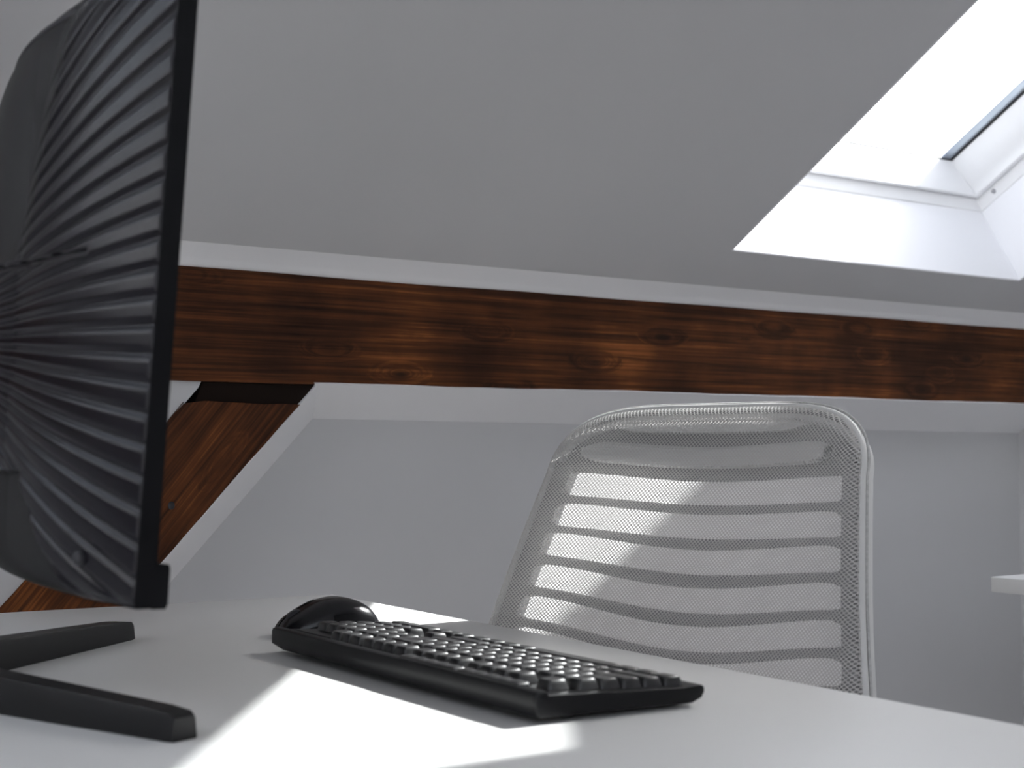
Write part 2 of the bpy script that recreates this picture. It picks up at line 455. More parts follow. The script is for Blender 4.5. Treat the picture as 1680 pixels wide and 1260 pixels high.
# closing cap of the brace and a ragged dark piece painting shade into the joint gap
bm = bmesh.new(); 
pts = []
for k in range(26):
    t = k / 25; x = brL(1.03) - 0.002 + t * (brR(1.003) + 0.001 - brL(1.03)); pts.append(Vector((x, YB + 0.012, ZB0 - 0.004 + 0.007 * noise.noise(Vector((x * 40, 0, 0))))))
top = [Vector((brR(1.044), YB + 0.012, 1.044)), Vector((brR(1.03) + .0015, YB + 0.012, 1.03)), Vector((brR(1.02) - .001, YB + 0.012, 1.02))][::-1] + [Vector((brL(1.044), YB + 0.012, 1.044))]
prism(bm, pts + top, (0, 0, 0), (0, 0.08, 0))
jp = obj('joint_shadow', bm, M_DARKGAP)
jp.parent = brace
# wooden peg / bolt head in the brace
bm = bmesh.new(); bmesh.ops.create_uvsphere(bm, u_segments=12, v_segments=8, radius=0.006)
for v in bm.verts: v.co = Vector((v.co.x * .9, v.co.y * .5, v.co.z)) + Vector((0.862, YB + 0.003, 0.855))
obj('bolt_head', bm, M_GASKET, brace, True)

# plaster infill left of the brace, slightly back from the timber face
def poly_obj(name, pts, mat_, th=(0, 0.06, 0)):
    bm = bmesh.new(); prism(bm, [Vector(p) for p in pts], (0, 0, 0), th)
    return struct(obj(name, bm, mat_))
zt2 = 1.046
lw = [(XL - .1, YB + 0.010, 0), (brL(0) - .004, YB + 0.010, 0)]
for z in np.linspace(0.05, 1.03, 40):
    lw.append((brL(z) + 0.0035 + 0.003 * noise.noise(Vector((4, 0, z * 35))), YB + 0.010, z))
lw += [(brL(1.046) - .004, YB + 0.010, zt2), (XL - .1, YB + 0.010, zt2)]
poly_obj('wall_back', lw, M_PLASTER)

# recessed knee wall with splayed reveals on the right of the brace
YN = YB + 0.10
def zn(x): return 0.988 - (x - 1.144) * 0.0057
NCX, NCZ = 1.144, 0.988
def nL(z): return NCX + (z - NCZ) * (1.144 - 0.907) / (0.988 - 0.739)
pn = [(nL(0), YN, 0), (XR + .1, YN, 0), (XR + .1, YN, zn(XR)), (NCX, YN, NCZ)]
poly_obj('wall_knee', pn, M_PLASTER)
xq = np.linspace(brR(1.036) - .004, XR + .1, 120)
G = np.zeros((len(xq), 6, 3))
for i, x in enumerate(xq):
    xe = NCX + (x - xq[0]) * (XR + .1 - NCX) / (xq[-1] - xq[0])
    a = Vector((x, YB + 0.0015, zb(x) - 0.0015)); b = Vector((xe, YN, zn(xe)))
    G[i, 0] = (x, YB + 0.02, zb(x) + 0.004)
    G[i, 1] = (x, YB + 0.004, zb(x) + 0.001)
    for j in range(2, 6):
        t = (j - 2) / 3
        p = a.lerp(b, t); G[i, j] = p
struct(grid_mesh('trim_2', G, M_TRIM, smooth=False))
zq = np.linspace(0.0, 1.041, 60)
G = np.zeros((len(zq), 6, 3))
for i, z in enumerate(zq):
    zn_ = NCZ * (z / 1.041)
    rr = 0.002 * noise.noise(Vector((7, 1, z * 30)))
    a = Vector((brR(z) + 0.001 + rr, YB + 0.006, z)); b = Vector((nL(zn_), YN, zn_))
    G[i, 0] = (brR(z) - .004, YB + 0.03, z); G[i, 1] = (brR(z) - 0.0005 + rr, YB + 0.008, z)
    for j in range(2, 6): G[i, j] = a.lerp(b, (j - 2) / 3)
struct(grid_mesh('trim_3', G, M_TRIM, smooth=False, flip=True))

# gables, floor, low wall on the far side
YF = 2 * YR - YB
def gable(name, x, th):
    pts = [(x, YB + .45, -0.0), (x, YB + .45, 1.0), (x, YR, 3.35), (x, YF - .45, 1.0), (x, YF - .45, 0)]
    bm = bmesh.new(); prism(bm, [Vector(p) for p in pts], (0, 0, 0), (th, 0, 0))
    return struct(obj(name, bm, M_PLASTER))
gable('wall_right', XR, 0.15)
GW = (-1.9, 0.75, 0.2, 1.88)        # unseen gable window, added in the left wall to brighten the room: y0, y1, z0, z1
bm = bmesh.new()
ya, yb_ = YF - .45, YB + .45
y0, y1, z0, z1 = GW
def roof_z(y): return 1.0 + (3.35 - 1.0) * (1 - abs(y - YR) / (yb_ - YR))
for pts in ([(ya, 0), (ya, 1.0), (YR, 3.35), (YR, 0)], [(YR, 0), (YR, 3.35), (y0, roof_z(y0)), (y0, 0)],
            [(y0, 0), (y0, z0), (y1, z0), (y1, 0)], [(y0, z1), (y0, roof_z(y0)), (y1, roof_z(y1)), (y1, z1)],
            [(y1, 0), (y1, roof_z(y1)), (yb_, 1.0), (yb_, 0)]):
    prism(bm, [Vector((XL, y, z)) for y, z in pts], (0, 0, 0), (-0.15, 0, 0))
struct(obj('wall_left', bm, M_PLASTER))
gw = bpy.data.objects.new('added_window_2', None); COL.objects.link(gw); gw['kind'] = 'structure'
bm = bmesh.new(); ym = (y0 + y1) / 2; fx = XL - 0.09
for c_, s_ in (((fx, y0 + .03, (z0 + z1) / 2), (.06, .06, z1 - z0)), ((fx, y1 - .03, (z0 + z1) / 2), (.06, .06, z1 - z0)), ((fx, ym, z0 + .03), (.06, y1 - y0 - .12, .06)), ((fx, ym, z1 - .03), (.06, y1 - y0 - .12, .06)), ((fx, ym, (z0 + z1) / 2), (.05, .07, z1 - z0 - .12))):
    add_box(bm, c_, s_, None, .004)
obj('window_frame', bm, M_WINWHITE, gw, autosmooth=35)
for c_ in ((y0 + .06 + ym - .035) / 2, (ym + .035 + y1 - .06) / 2):
    bm = bmesh.new(); add_box(bm, (fx, c_, (z0 + z1) / 2), (.004, (y1 - y0) / 2 - .095, z1 - z0 - .12)); obj('pane', bm, M_GLASS, gw)
l = bpy.data.lights.new('gable_portal', 'AREA'); l.shape = 'RECTANGLE'; l.size = z1 - z0; l.size_y = y1 - y0; l.cycles.is_portal = True
o = bpy.data.objects.new('gable_portal', l); COL.objects.link(o); o.location = (XL - 0.16, ym, (z0 + z1) / 2); o.rotation_euler = (0, R(-90), 0)
struct(box_obj('wall_front', ((XL + XR) / 2, YF, 0.6), (XR - XL, 0.1, 1.3), M_PLASTER, bev=0))
struct(box_obj('wall_eaves', ((XL + XR) / 2, YB + 0.36, 0.5), (XR - XL, 0.1, 1.1), M_PLASTER, bev=0))
struct(box_obj('floor', ((XL + XR) / 2, YR, -0.05), (XR - XL + .3, YB - YF + 1.0, 0.1), M_FLOOR, bev=0))

# ------------------------------------------------------------------ desks
DZ = 0.73
def desk(name, label, corner, yaw, w, l, legs=True):
    """corner: far corner of the edge facing the chair; w along -x, l along -y (local)"""
    M = Matrix.Translation((corner[0], corner[1], 0)) @ Matrix.Rotation(yaw, 4, 'Z')
    t = thing(name, label, 'desk', M)
    bm = bmesh.new(); add_box(bm, (-w / 2, -l / 2, DZ - 0.0125), (w, l, 0.025), None, 0.0018, 3)
    obj('tabletop', bm, M_DESK, t, autosmooth=35)
    for ly in (-0.14, -l + 0.14):
        for lx in (-0.06, -w + 0.06):
            box_obj('leg', (lx, ly, (DZ - 0.025) / 2), (0.045, 0.045, DZ - 0.025), M_METAL, t, 0.004)
        box_obj('side_rail', (-w / 2, ly, DZ - 0.045), (w - 0.12 - .045, 0.03, 0.035), M_METAL, t, 0.002)
    box_obj('cross_rail', (-w / 2, -l / 2, DZ - 0.05), (0.05, l - 0.28 - .03, 0.03), M_METAL, t, 0.002)
    return t
desk_main = desk('desk', 'large white desk in front carrying the keyboard and the monitor', (1.033, 1.904), R(-3.27), 0.86, 1.62)
desk_side = desk('desk', 'second white desk, only its far corner showing at the right edge', (2.055 + 0.7, 1.549), 0.0, 0.70, 1.3)

# ------------------------------------------------------------------ keyboard
KP0 = Vector((0.664, 0.907, DZ))      # rear corner on the user's left (nearest the camera)
kyaw = math.atan2(-0.022, 0.488)
# local frame: x = along the keyboard to the user's right, y = towards the rear, z up
ex = Vector((-math.sin(kyaw), math.cos(kyaw), 0)); ez = Vector((0, 0, 1)); ey = ez.cross(ex)   # ey points to -X (rear)
KL, KW = 0.4885, 0.164
KO = KP0 - ey * KW
Mk = Matrix((ex, ey, ez)).transposed().to_4x4(); Mk.translation = KO
kb = thing('keyboard', 'black full size keyboard lying on the white desk with its rear edge to the camera', 'keyboard', Mk)
ZRB, ZRT, ZFB, ZFT = 0.0045, 0.0258, 0.003, 0.0178   # rear/front, bottom/top of the case
def ktop(y): return ZFT + (ZRT - ZFT) * y / KW - 0.0025
# case as a lofted profile across y, with rounded ends
prof = [(0.012, ZFB), (0.003, 0.0065), (0.0, 0.0115), (0.0, 0.0145), (0.0015, 0.0168), (0.004, ZFT - .0005), (0.012, ktop(0.012) + .001), (0.020, ktop(0.02)),
        (KW - 0.010, ktop(KW - 0.010)), (KW - 0.0085, ZRT - 0.0002), (KW - 0.004, ZRT), (KW - 0.001, ZRT - 0.0012), (KW, ZRT - 0.004), (KW, ZRB + 0.005), (KW - 0.0015, ZRB + 0.0015), (KW - 0.004, ZRB)]
sec = [(0.0, 0.90), (0.0012, 0.965), (0.004, 1.0)]
stations = [(0.0, .0022), (0.0006, .0010), (0.002, .0003), (0.005, 0.0), (KL / 2, 0.0), (KL - 0.022, 0.0), (KL - 0.005, 0.0), (KL - 0.002, .0003), (KL - 0.0006, .0010), (KL, .0022)]
bm = bmesh.new(); rings = []
zc, yc = 0.0145, KW / 2
for (x, ins) in stations:
    ring = []
    for (y, z) in prof:
        yy = yc + (y - yc) * (1 - ins * 0.9 / (KW / 2))
        zz = zc + (z - zc) * (1 - ins * 0.9 / 0.012)
        # underside cut up towards both ends
        if z < 0.0095: zz += 0.008 * max(0, 1 - (KL - x) / 0.022)
        ring.append(bm.verts.new((x, yy, zz)))
    rings.append(ring)
n = len(prof)
for a, b in zip(rings[:-1], rings[1:]):
    for k in range(n): bm.faces.new((a[k], a[(k + 1) % n], b[(k + 1) % n], b[k]))
bm.faces.new(rings[0][::-1]); bm.faces.new(rings[-1])
case = obj('case', bm, M_KBCASE, kb, autosmooth=32)
for fx in (0.03, KL - 0.03):
    box_obj('rear_foot', (fx, KW - 0.040, 0.0025), (0.028, 0.010, 0.0049), M_GASKET, kb, 0.0008)
    box_obj('front_foot', (fx, 0.020, 0.0018), (0.026, 0.010, 0.0036), M_GASKET, kb, 0.0008)
# thin raised lines along the rear deck
for (yy, w_) in ((KW - 0.0205, 0.0014),):
    b0 = bmesh.new(); add_box(b0, (KL / 2 + .11, yy, ktop(yy) + 0.0006), (KL * 0.5, w_, 0.0016), None, 0.0005)
    obj('deck_ridge', b0, M_KBCASE, kb, autosmooth=40)

U = 0.0209
def key_mesh(w, d, h=0.0084, dish=0.0009):
    """keycap: tapered, rounded top edges, dished top"""
    bm = bmesh.new()
    g = 0.0016
    W, D = w - g, d - g
    layers = [(0, 0.0, 0.0016), (0.0011, h * 0.62, 0.002), (0.0017, h * 0.88, 0.0026), (0.0026, h * 0.985, 0.003), (0.0040, h, 0.0032), (0.0058, h - dish * .55, 0.003)]
    rs = []
    for ins, z, cr in layers:
        hw, hd = W / 2 - ins, D / 2 - ins * 0.95
        c = min(cr, hw * .6, hd * .6); pts = []
        for sx, sy, a0 in ((1, 1, 0), (-1, 1, 90), (-1, -1, 180), (1, -1, 270)):
            for a in (0, 45, 90):
                t = R(a0 + a); pts.append((sx * (hw - c) + c * math.cos(t), sy * (hd - c) + c * math.sin(t) + z * .06, z))
        rs.append([bm.verts.new(p) for p in pts])
    for a, b in zip(rs[:-1], rs[1:]):
        for k in range(12): bm.faces.new((a[k], a[(k + 1) % 12], b[(k + 1) % 12], b[k]))
    cv = bm.verts.new((0, 0.0006, h - dish))
    for k in range(12): bm.faces.new((rs[-1][k], rs[-1][(k + 1) % 12], cv))
    bmesh.ops.recalc_face_normals(bm, faces=bm.faces[:])
    me = bpy.data.meshes.new('key'); bm.to_mesh(me); bm.free()
    me.materials.append(M_KEY)
    for p in me.polygons: p.use_smooth = True
    return me
cache = {}
tilt = math.atan((ZRT - ZFT) / KW)
KX0, KY0 = 0.0090, 0.0135
rowy = [0, 1, 2, 3, 4, 5.35]         # rows from the user's side
def key(x, row, w=1.0, d=1.0, h=0.0084):
    k = (round(w, 2), d, h)
    if k not in cache: cache[k] = key_mesh(w * U, d * U, h)
    o = bpy.data.objects.new('key', cache[k]); COL.objects.link(o); o.parent = kb
    y = KY0 + (rowy[row] + d / 2) * U
    dz = (0.0, 0.0, 0.0002, 0.0006, 0.0010, 0.0012)[row]
    o.location = (KX0 + (x + w / 2) * U, y, ktop(y) - 0.0005 + dz)
    o.rotation_euler = (tilt + (0.02, 0.03, 0.0, -0.03, -0.05, -0.06)[row], 0, 0)
    return o
def row(r, start, widths):
    x = start
    for w in widths:
        if w < 0: x += -w
        else: key(x, r, w); x += w
    return x
row(0, 0, [1.25, 1.25, 1.25, 6.25, 1.25, 1.25, 1.25, 1.25])
row(1, 0, [2.25] + [1] * 10 + [2.75])
row(2, 0, [1.75] + [1] * 11 + [2.25])
row(3, 0, [1.5] + [1] * 12 + [1.5])
row(4, 0, [1] * 13 + [2])
row(5, 0, [1, -1, 1, 1, 1, 1, -.5, 1, 1, 1, 1, -.5, 1, 1, 1, 1, -.25, 1, 1, 1])
for r_ in (3, 4): row(r_, 15.25, [1, 1, 1])
row(0, 15.25, [1, 1, 1]); key(16.25, 1)
for r_ in (1, 2, 3, 4): row(r_, 18.5, [1, 1, 1] if r_ != 3 else [1, 1, 1])
row(0, 18.5, [2, 1])
for r_ in (2, 4): key(21.5, r_)
key(21.5, 0, 1, 1); key(21.5, 1, 1, 1); key(21.5, 3, 1, 1)
# two strips of media buttons at the rear edge
for (t0, t1) in ((0.060, 0.250), (0.258, 0.450)):
    nbt = 5; x0 = t0 * KL; w = (t1 - t0) * KL / nbt
    b0 = bmesh.new(); add_box(b0, ((t0 + t1) / 2 * KL, KW - 0.0085, ZRT - 0.0012), ((t1 - t0) * KL, 0.0125, 0.0062), None, 0.0022, 3)
    obj('button_strip', b0, M_KEY, kb, autosmooth=60)
    for i in range(nbt):
        b1 = bmesh.new(); bmesh.ops.create_uvsphere(b1, u_segments=14, v_segments=10, radius=1)
        for v in b1.verts: v.co = Vector((x0 + (i + .5) * w + v.co.x * w * .43, KW - 0.0088 + v.co.y * 0.0052, ZRT + 0.0012 + v.co.z * 0.0016))
        obj('media_button', b1, M_KEY, kb, True)

# ------------------------------------------------------------------ mouse
mouse_dir = R(180 - 3)
Mm = Matrix.Translation((0.806, 1.497, DZ)) @ Matrix.Rotation(mouse_dir, 4, 'Z')
ms = thing('computer_mouse', 'glossy black mouse on the desk beyond the number pad end of the keyboard', 'mouse', Mm)
LN = 0.124
def mouse_surface(t, phi, grow=0.0):
    # t 0 front .. 1 back ; phi 0..pi across
    x = LN * (0.5 - t)
    w = 0.034 * (1 - abs(2 * t - 1) ** 3.2) ** 0.45 * (0.93 + 0.12 * t)
    hump = 0.0395 * math.sin(math.pi * min(1, max(0, (t * 0.80 + 0.10)) ** 1.18)) ** 0.95
    endk = (1 - max(0, (t - .80) / .20) ** 2.6) ** 0.5 if t > .8 else 1
    fr = (1 - max(0, (.12 - t) / .12) ** 2.2) ** 0.5 if t < .12 else 1
    h = (hump * 0.96 + 0.002) * endk * fr
    c, s = math.cos(phi), math.sin(phi)
    y = (w + grow) * math.copysign(abs(c) ** 0.75, c)
    z = 0.0015 + (h + grow) * abs(s) ** 0.62
    return (x, y, z)
NT, NP = 60, 36
def patch(t0, t1, p0, p1, nt, np_, grow):
    return np.array([[mouse_surface(t0 + (t1 - t0) * i / nt, p0 + (p1 - p0) * j / np_, grow) for j in range(np_ + 1)] for i in range(nt + 1)])
grid_mesh('shell', patch(0.0005, 0.9995, 0, math.pi, NT, NP, 0), M_MOUSE, ms)
grid_mesh('base', np.array([[(mouse_surface(t, 0)[0], mouse_surface(t, 0)[1] * s, 0.0006 + 0.0009 * (abs(s) ** 6)) for s in np.linspace(-1, 1, 9)] for t in np.linspace(0.0005, .9995, 40)]), M_GASKET, ms)
for (a, b) in ((0.2, 1.38), (1.76, 2.94)):
    grid_mesh('button', patch(0.012, 0.44, a, b, 24, 14, 0.0010), M_MOUSE, ms)
bm = bmesh.new(); lathe(bm, [(0.008, -0.0032), (0.0115, -0.0026), (0.012, 0), (0.0115, 0.0026), (0.008, 0.0032)], n=24, M=Matrix.Translation((LN * .31, 0, 0.0175)) @ Matrix.Rotation(R(90), 4, 'X'))
obj('scroll_wheel', bm, M_GASKET, ms, autosmooth=40)
grid_mesh('side_grip', patch(0.22, 0.86, 0.05, 0.42, 30, 6, 0.0006), M_BLACK, ms)

# ------------------------------------------------------------------ monitor
# camera-plane axes of the room: right and forward
rt = Vector((math.sin(R(54.7)), -math.cos(R(54.7)), 0)); fw = Vector((math.cos(R(54.7)), math.sin(R(54.7)), 0))
def RF(a, b): return rt * a + fw * b
VTX = RF(-0.522, 1.28)
FX = RF(0.948, 0.318).normalized(); AX = RF(-0.318, 0.948).normalized()
Mo = Matrix((AX, -FX, ez)).transposed().to_4x4()   # local: x along the screen to the far end, y backwards, z up
if Mo.to_3x3().determinant() < 0:
    Mo = Matrix((AX, FX, ez)).transposed().to_4x4(); YS = -1
else: YS = 1
Mo.translation = Vector((VTX.x, VTX.y, DZ))
mon = thing('curved_monitor', 'black curved monitor seen from its ribbed back, on a wide two-legged stand', 'monitor', Mo)
HW, F0, RC = 0.355, 0.128, 1.0
ZM0, ZM1 = 0.100, 0.555
ZMC = (ZM0 + ZM1) / 2
LEAN = R(3.5)
def leanp(x, f, z):
    """f = distance towards the user; rotate forward about the centre"""
    dz = z - ZMC
    f2 = f + dz * math.sin(LEAN); z2 = ZMC + dz * math.cos(LEAN)
    return (x, -f2 * YS, z2)
def fsurf(x): return F0 + (RC - math.sqrt(RC * RC - x * x))
def shell_depth(x, z):
    ux = min(1, abs(x) / HW); uz = min(1, abs(z - ZMC) / ((ZM1 - ZM0) / 2))
    edge = 0.0105
    d = edge + 0.050 * (1 - ux ** 2.4) * (1 - uz ** 14) ** 0.6 + 0.018 * (1 - min(1, ux / .5) ** 2) * (1 - min(1, uz / .9) ** 2)
    return d
def ribs(x, z):
    cx, cz = 0.02, 0.300
    a = math.atan2((z - cz), -(x - cx)); r = math.hypot(x - cx, z - cz)
    amp = 0.0025 * min(1, max(0, (r - 0.05) / 0.12))
    # smooth chin panel at the bottom centre, smooth hood above the centre
    ce = 0.27 - (z - 0.11) * 0.8
    if z < 0.19 and abs(x) < ce: return -0.0030 * min(1, (0.19 - z) / .003, (ce - abs(x)) / .003)
    he = 0.185 + (z - 0.35) * 0.3
    if z > 0.352 and abs(x) < he: amp *= max(0.0, 1 - (he - abs(x)) / 0.02)
    s = (a * 118 / (2 * math.pi)) % 1.0
    w = 1 - math.exp(-((s - .5) / .14) ** 2)
    e = min(1, (HW - abs(x)) / 0.002)
    ez_ = min(1, (min(z - ZM0, ZM1 - z)) / 0.008)
    v = amp * w * max(0, e) * max(0, ez_)
    # horizontal seam with the cable gap
    if abs(z - 0.347) < 0.0022 and x > -0.285: v = -0.003
    return v
NXm, NZm = 700, 560
X = np.zeros((NXm, NZm, 3))
xsm = -HW + 2 * HW * (np.linspace(0, 1, NXm)) ** 1.35
zsm = np.linspace(ZM0, ZM1, NZm)
for i, x in enumerate(xsm):
    f0 = fsurf(x)
    for j, z in enumerate(zsm):
        X[i, j] = leanp(x, f0 - shell_depth(x, z) - ribs(x, z), z)
back = grid_mesh('back_shell', X, M_SHELL, mon, smooth=True, flip=(YS == 1))
back.data.materials.append(M_STAND)
mi = np.zeros((NXm - 1, NZm - 1), np.int32)
for i in range(NXm - 1):
    for j in range(NZm - 1):
        x, z = abs(xsm[i]), zsm[j]
        if (z < 0.19 and x < 0.27 - (z - 0.11) * 0.8) or (z > 0.352 and x < 0.185 + (z - 0.35) * 0.3): mi[i, j] = 1
back.data.polygons.foreach_set('material_index', mi.ravel())
# rim and screen
def band(name, pts_f, m, closed=True):
    """closed section swept round the monitor outline"""
    return None
G = []
out = []
NS = 80
for i in range(NS + 1):
    out.append((-HW + 2 * HW * i / NS, ZM0))
for i in range(1, 41): out.append((HW, ZM0 + (ZM1 - ZM0) * i / 40))
for i in range(1, NS + 1): out.append((HW - 2 * HW * i / NS, ZM1))
for i in range(1, 41): out.append((-HW, ZM1 - (ZM1 - ZM0) * i / 40))
def inset(x, z, d):
    xx = max(-HW + d, min(HW - d, x)); zz = max(ZM0 + d, min(ZM1 - d, z)); return xx, zz
for (x, z) in out:
    rowp = []
    for (d, df) in ((0.0, -0.0125), (-0.0012, -0.0115), (-0.0016, -0.006), (-0.0012, 0.0), (0.0, 0.0008), (0.006, 0.0008), (0.0065, -0.0010)):
        xx, zz = inset(x, z, d); rowp.append(leanp(xx, fsurf(xx) + df, zz))
    G.append(rowp)
grid_mesh('bezel', np.array(G), M_BLACK, mon, smooth=False)
X = np.array([[leanp(x, fsurf(x) - 0.0008, z) for z in np.linspace(ZM0 + .0065, ZM1 - .0065, 4)] for x in np.linspace(-HW + .0065, HW - .0065, 60)])
grid_mesh('screen', X, M_SCREEN, mon, smooth=True)
# chin strip under the screen
X = []
for x in np.linspace(-HW, HW, 60):
    X.append([leanp(x, fsurf(x) + f, z) for f, z in ((0.000, ZM0 + .030), (0.0085, ZM0 + .029), (0.0095, ZM0 + .026), (0.0095, ZM0 + .002), (0.0080, ZM0 - 0.001), (0.0, ZM0 - 0.001), (0.000, ZM0 + .030))])
X = np.array(X)
o = grid_mesh('chin_bar', X, M_BLACK, mon, smooth=False)
bm = bmesh.new(); bm.from_mesh(o.data)
bmesh.ops.holes_fill(bm, edges=[e for e in bm.edges if e.is_boundary], sides=0); bmesh.ops.remove_doubles(bm, verts=bm.verts[:], dist=1e-5); bmesh.ops.recalc_face_normals(bm, faces=bm.faces[:]); bm.to_mesh(o.data); bm.free()
# underside plate closing the shell, slightly glossy
X = np.array([[leanp(x, fsurf(x) - t * shell_depth(x, ZM0), ZM0 - 0.0005) for t in (0, 1)] for x in np.linspace(-HW, HW, 80)])
grid_mesh('bottom_plate', X, M_BLACK, mon, smooth=False)
X = np.array([[leanp(x, fsurf(x) - t * shell_depth(x, ZM1), ZM1) for t in (0, 1)] for x in np.linspace(-HW, HW, 80)])
grid_mesh('top_plate', X, M_BLACK, mon, smooth=False)
# vent slot near the top
bm = bmesh.new()
pts = [leanp(x, fsurf(x) - shell_depth(x, ZM1 - .022) - 0.0005, ZM1 - 0.022) for x in np.linspace(-0.235, 0.235, 40)]
tube(bm, pts, 0.0026, 8, sy=0.7)
obj('vent_slot', bm, M_GASKET, mon, True)
# joystick button low on the back
bm = bmesh.new(); bmesh.ops.create_uvsphere(bm, u_segments=16, v_segments=10, radius=0.0055)
c = Vector(leanp(-0.302, fsurf(0.302) - shell_depth(-0.302, 0.131) - .003, 0.131))
for v in bm.verts: v.co = c + v.co
obj('joystick_button', bm, M_GASKET, mon, True)
# neck and legs
bm = bmesh.new()
rings = []
for (f, z, hx, hy) in ((0.0, 0.0, 0.040, 0.026), (0.0, 0.03, 0.034, 0.022), (0.004, 0.12, 0.030, 0.018), (0.016, 0.24, 0.030, 0.018), (0.03, ZMC + 0.02, 0.034, 0.020)):
    rings.append([bm.verts.new((hx * math.copysign(abs(math.cos(a)) ** .5, math.cos(a)), -f * YS + hy * math.copysign(abs(math.sin(a)) ** .5, math.sin(a)), z)) for a in [2 * math.pi * k / 24 for k in range(24)]])
for a, b in zip(rings[:-1], rings[1:]):
    for k in range(24): bm.faces.new((a[k], a[(k + 1) % 24], b[(k + 1) % 24], b[k]))
bm.faces.new(rings[0][::-1]); bm.faces.new(rings[-1])
obj('stand_neck', bm, M_STAND, mon, autosmooth=50)
bm = bmesh.new(); lathe(bm, [(0.045, 0), (0.047, 0.004), (0.047, 0.03), (0.043, 0.034)], n=40, M=Matrix.Translation(leanp(0, 0.035, ZMC)) @ Matrix.Rotation(R(90), 4, 'X') @ Matrix.Translation((0, 0, -0.017)))
obj('hinge_disc', bm, M_STAND, mon, autosmooth=40)
Minv = Mo.inverted()
def leg(tip, side):
    tipL = Minv @ Vector((tip.x, tip.y, DZ)); tipL.z = 0
    d = tipL.normalized(); s = Vector((-d.y, d.x, 0))
    L = tipL.length; bm = bmesh.new(); rings = []
    for (t, w, h) in ((-0.03, 0.016, 0.034), (0.0, 0.017, 0.034), (0.5, 0.015, 0.0275), (0.93, 0.0135, 0.0215), (0.985, 0.0130, 0.0195), (1.0, 0.0115, 0.0165)):
        c = d * (L * t)
        sec = [(-w, 0.0012), (-w + .0012, 0.0), (w - .0012, 0.0), (w, 0.0012), (w * .86, h - 0.002), (w * .78, h), (-w * .78, h), (-w * .86, h - 0.002)]
        rings.append([bm.verts.new(c + s * a + Vector((0, 0, b))) for a, b in sec])
    for a, b in zip(rings[:-1], rings[1:]):
        for k in range(8): bm.faces.new((a[k], a[(k + 1) % 8], b[(k + 1) % 8], b[k]))
    bm.faces.new(rings[0][::-1]); bm.faces.new(rings[-1])
    return obj('leg', bm, M_STAND, mon, autosmooth=30)
leg(RF(-0.418 - .004, 1.63 + .012), 1)
leg(RF(-0.232, 1.069), -1)

# ------------------------------------------------------------------ office chair
KC = 1.20; Q = 0.923
K = 0.911 * KC
an = R(49)
cx_ = RF(-math.sin(an), math.cos(an))      # width direction, near -> far
cb_ = RF(math.cos(an), math.sin(an))       # backwards, away from the desk
near0 = RF(0.308 * K, 1.45 * K)
CW0 = 0.337 * KC                          # slat width at reference height
cen = near0 + cx_ * (CW0 / 2 + (0.0035 - 0.020) * Q)
Mc = Matrix((cx_, -cb_, ez)).transposed().to_4x4()
if Mc.to_3x3().determinant() < 0: raise RuntimeError('frame')
REC = 0.315                                # recline per metre of height
TAP = 0.19
seatc = cen
Mc.translation = Vector((cen.x, cen.y, 0))
chair = thing('office_chair', 'white office chair with mesh backrest standing behind the desk', 'chair', Mc)
ZREF = CAMZ - 0.065 * KC                  # 0.8505
ZTOP = CAMZ + 0.061 * Q
ZBOT = 0.56
def halfw(z): return 0.2475 * Q - TAP * (z - ZREF) - 0.25 * max(0, z - 0.93) ** 1.5
CR = 0.080
def outline(ins=0.0):
    """closed outline (x, z) of the backrest, superellipse corners above, small corners below"""
    half = []
    def hw(z): return halfw(z) - ins
    zt_ = ZTOP - ins; r = CR - ins * .5
    zc = zt_ - r; 
    for z in np.linspace(ZBOT + ins + 0.05, zc, 32)[:-1]: half.append((hw(z), z))
    wc = hw(zc)
    # corner: quarter superellipse that runs on into a slightly crowned top
    for k in range(0, 40):
        a = R(90 * k / 39); c = math.cos(a); q = math.sin(a)
        x = wc * c ** 0.42 - 0.30 * (1 - c ** 0.42) * 0.0
        z = zc + r * q ** 0.95
        half.append((x if k < 39 else 0.0, z))
    # thin out clustered points
    out_ = [half[0]]
    for p in half[1:]:
        if math.hypot(p[0] - out_[-1][0], p[1] - out_[-1][1]) > 0.004 or p[0] == 0.0: out_.append(p)
    fine = []
    for p, q in zip(out_[:-1], out_[1:]):
        m = max(1, int(math.hypot(q[0] - p[0], q[1] - p[1]) / 0.012))
        for i in range(m): fine.append((p[0] + (q[0] - p[0]) * i / m, p[1] + (q[1] - p[1]) * i / m))
    fine.append(out_[-1])
    pts = fine + [(-x, z) for (x, z) in reversed(fine[:-1])]
    zb_ = ZBOT + ins; zc2 = zb_ + 0.05
    for k in range(1, 8):
        a = R(90 * k / 7); pts.append((-(hw(zc2) - 0.05 + 0.05 * math.cos(a)), zc2 - 0.05 * math.sin(a)))
    for k in range(1, 12):
        t = -1 + 2 * k / 12; pts.append((t * (hw(zc2) - 0.05), zb_))
    for k in range(0, 7):
        a = R(90 - 90 * k / 7); pts.append((hw(zc2) - 0.05 + 0.05 * math.cos(a), zc2 - 0.05 * math.sin(a)))
    return pts
def yback(x, z):
    """local y (towards the desk is +), backrest reclines and is hollow"""
    hw = 0.24
    hollow = 0.032 * (1 - min(1, (abs(x) / hw)) ** 2)
    lumb = 0.012 * math.sin((z - 0.56) * 7.0)
    return -(REC * (z - ZREF)) - hollow + lumb
def chairp(x, off, z): return (x, yback(x, z) + off, z)
ol = np.array(outline(0.004))
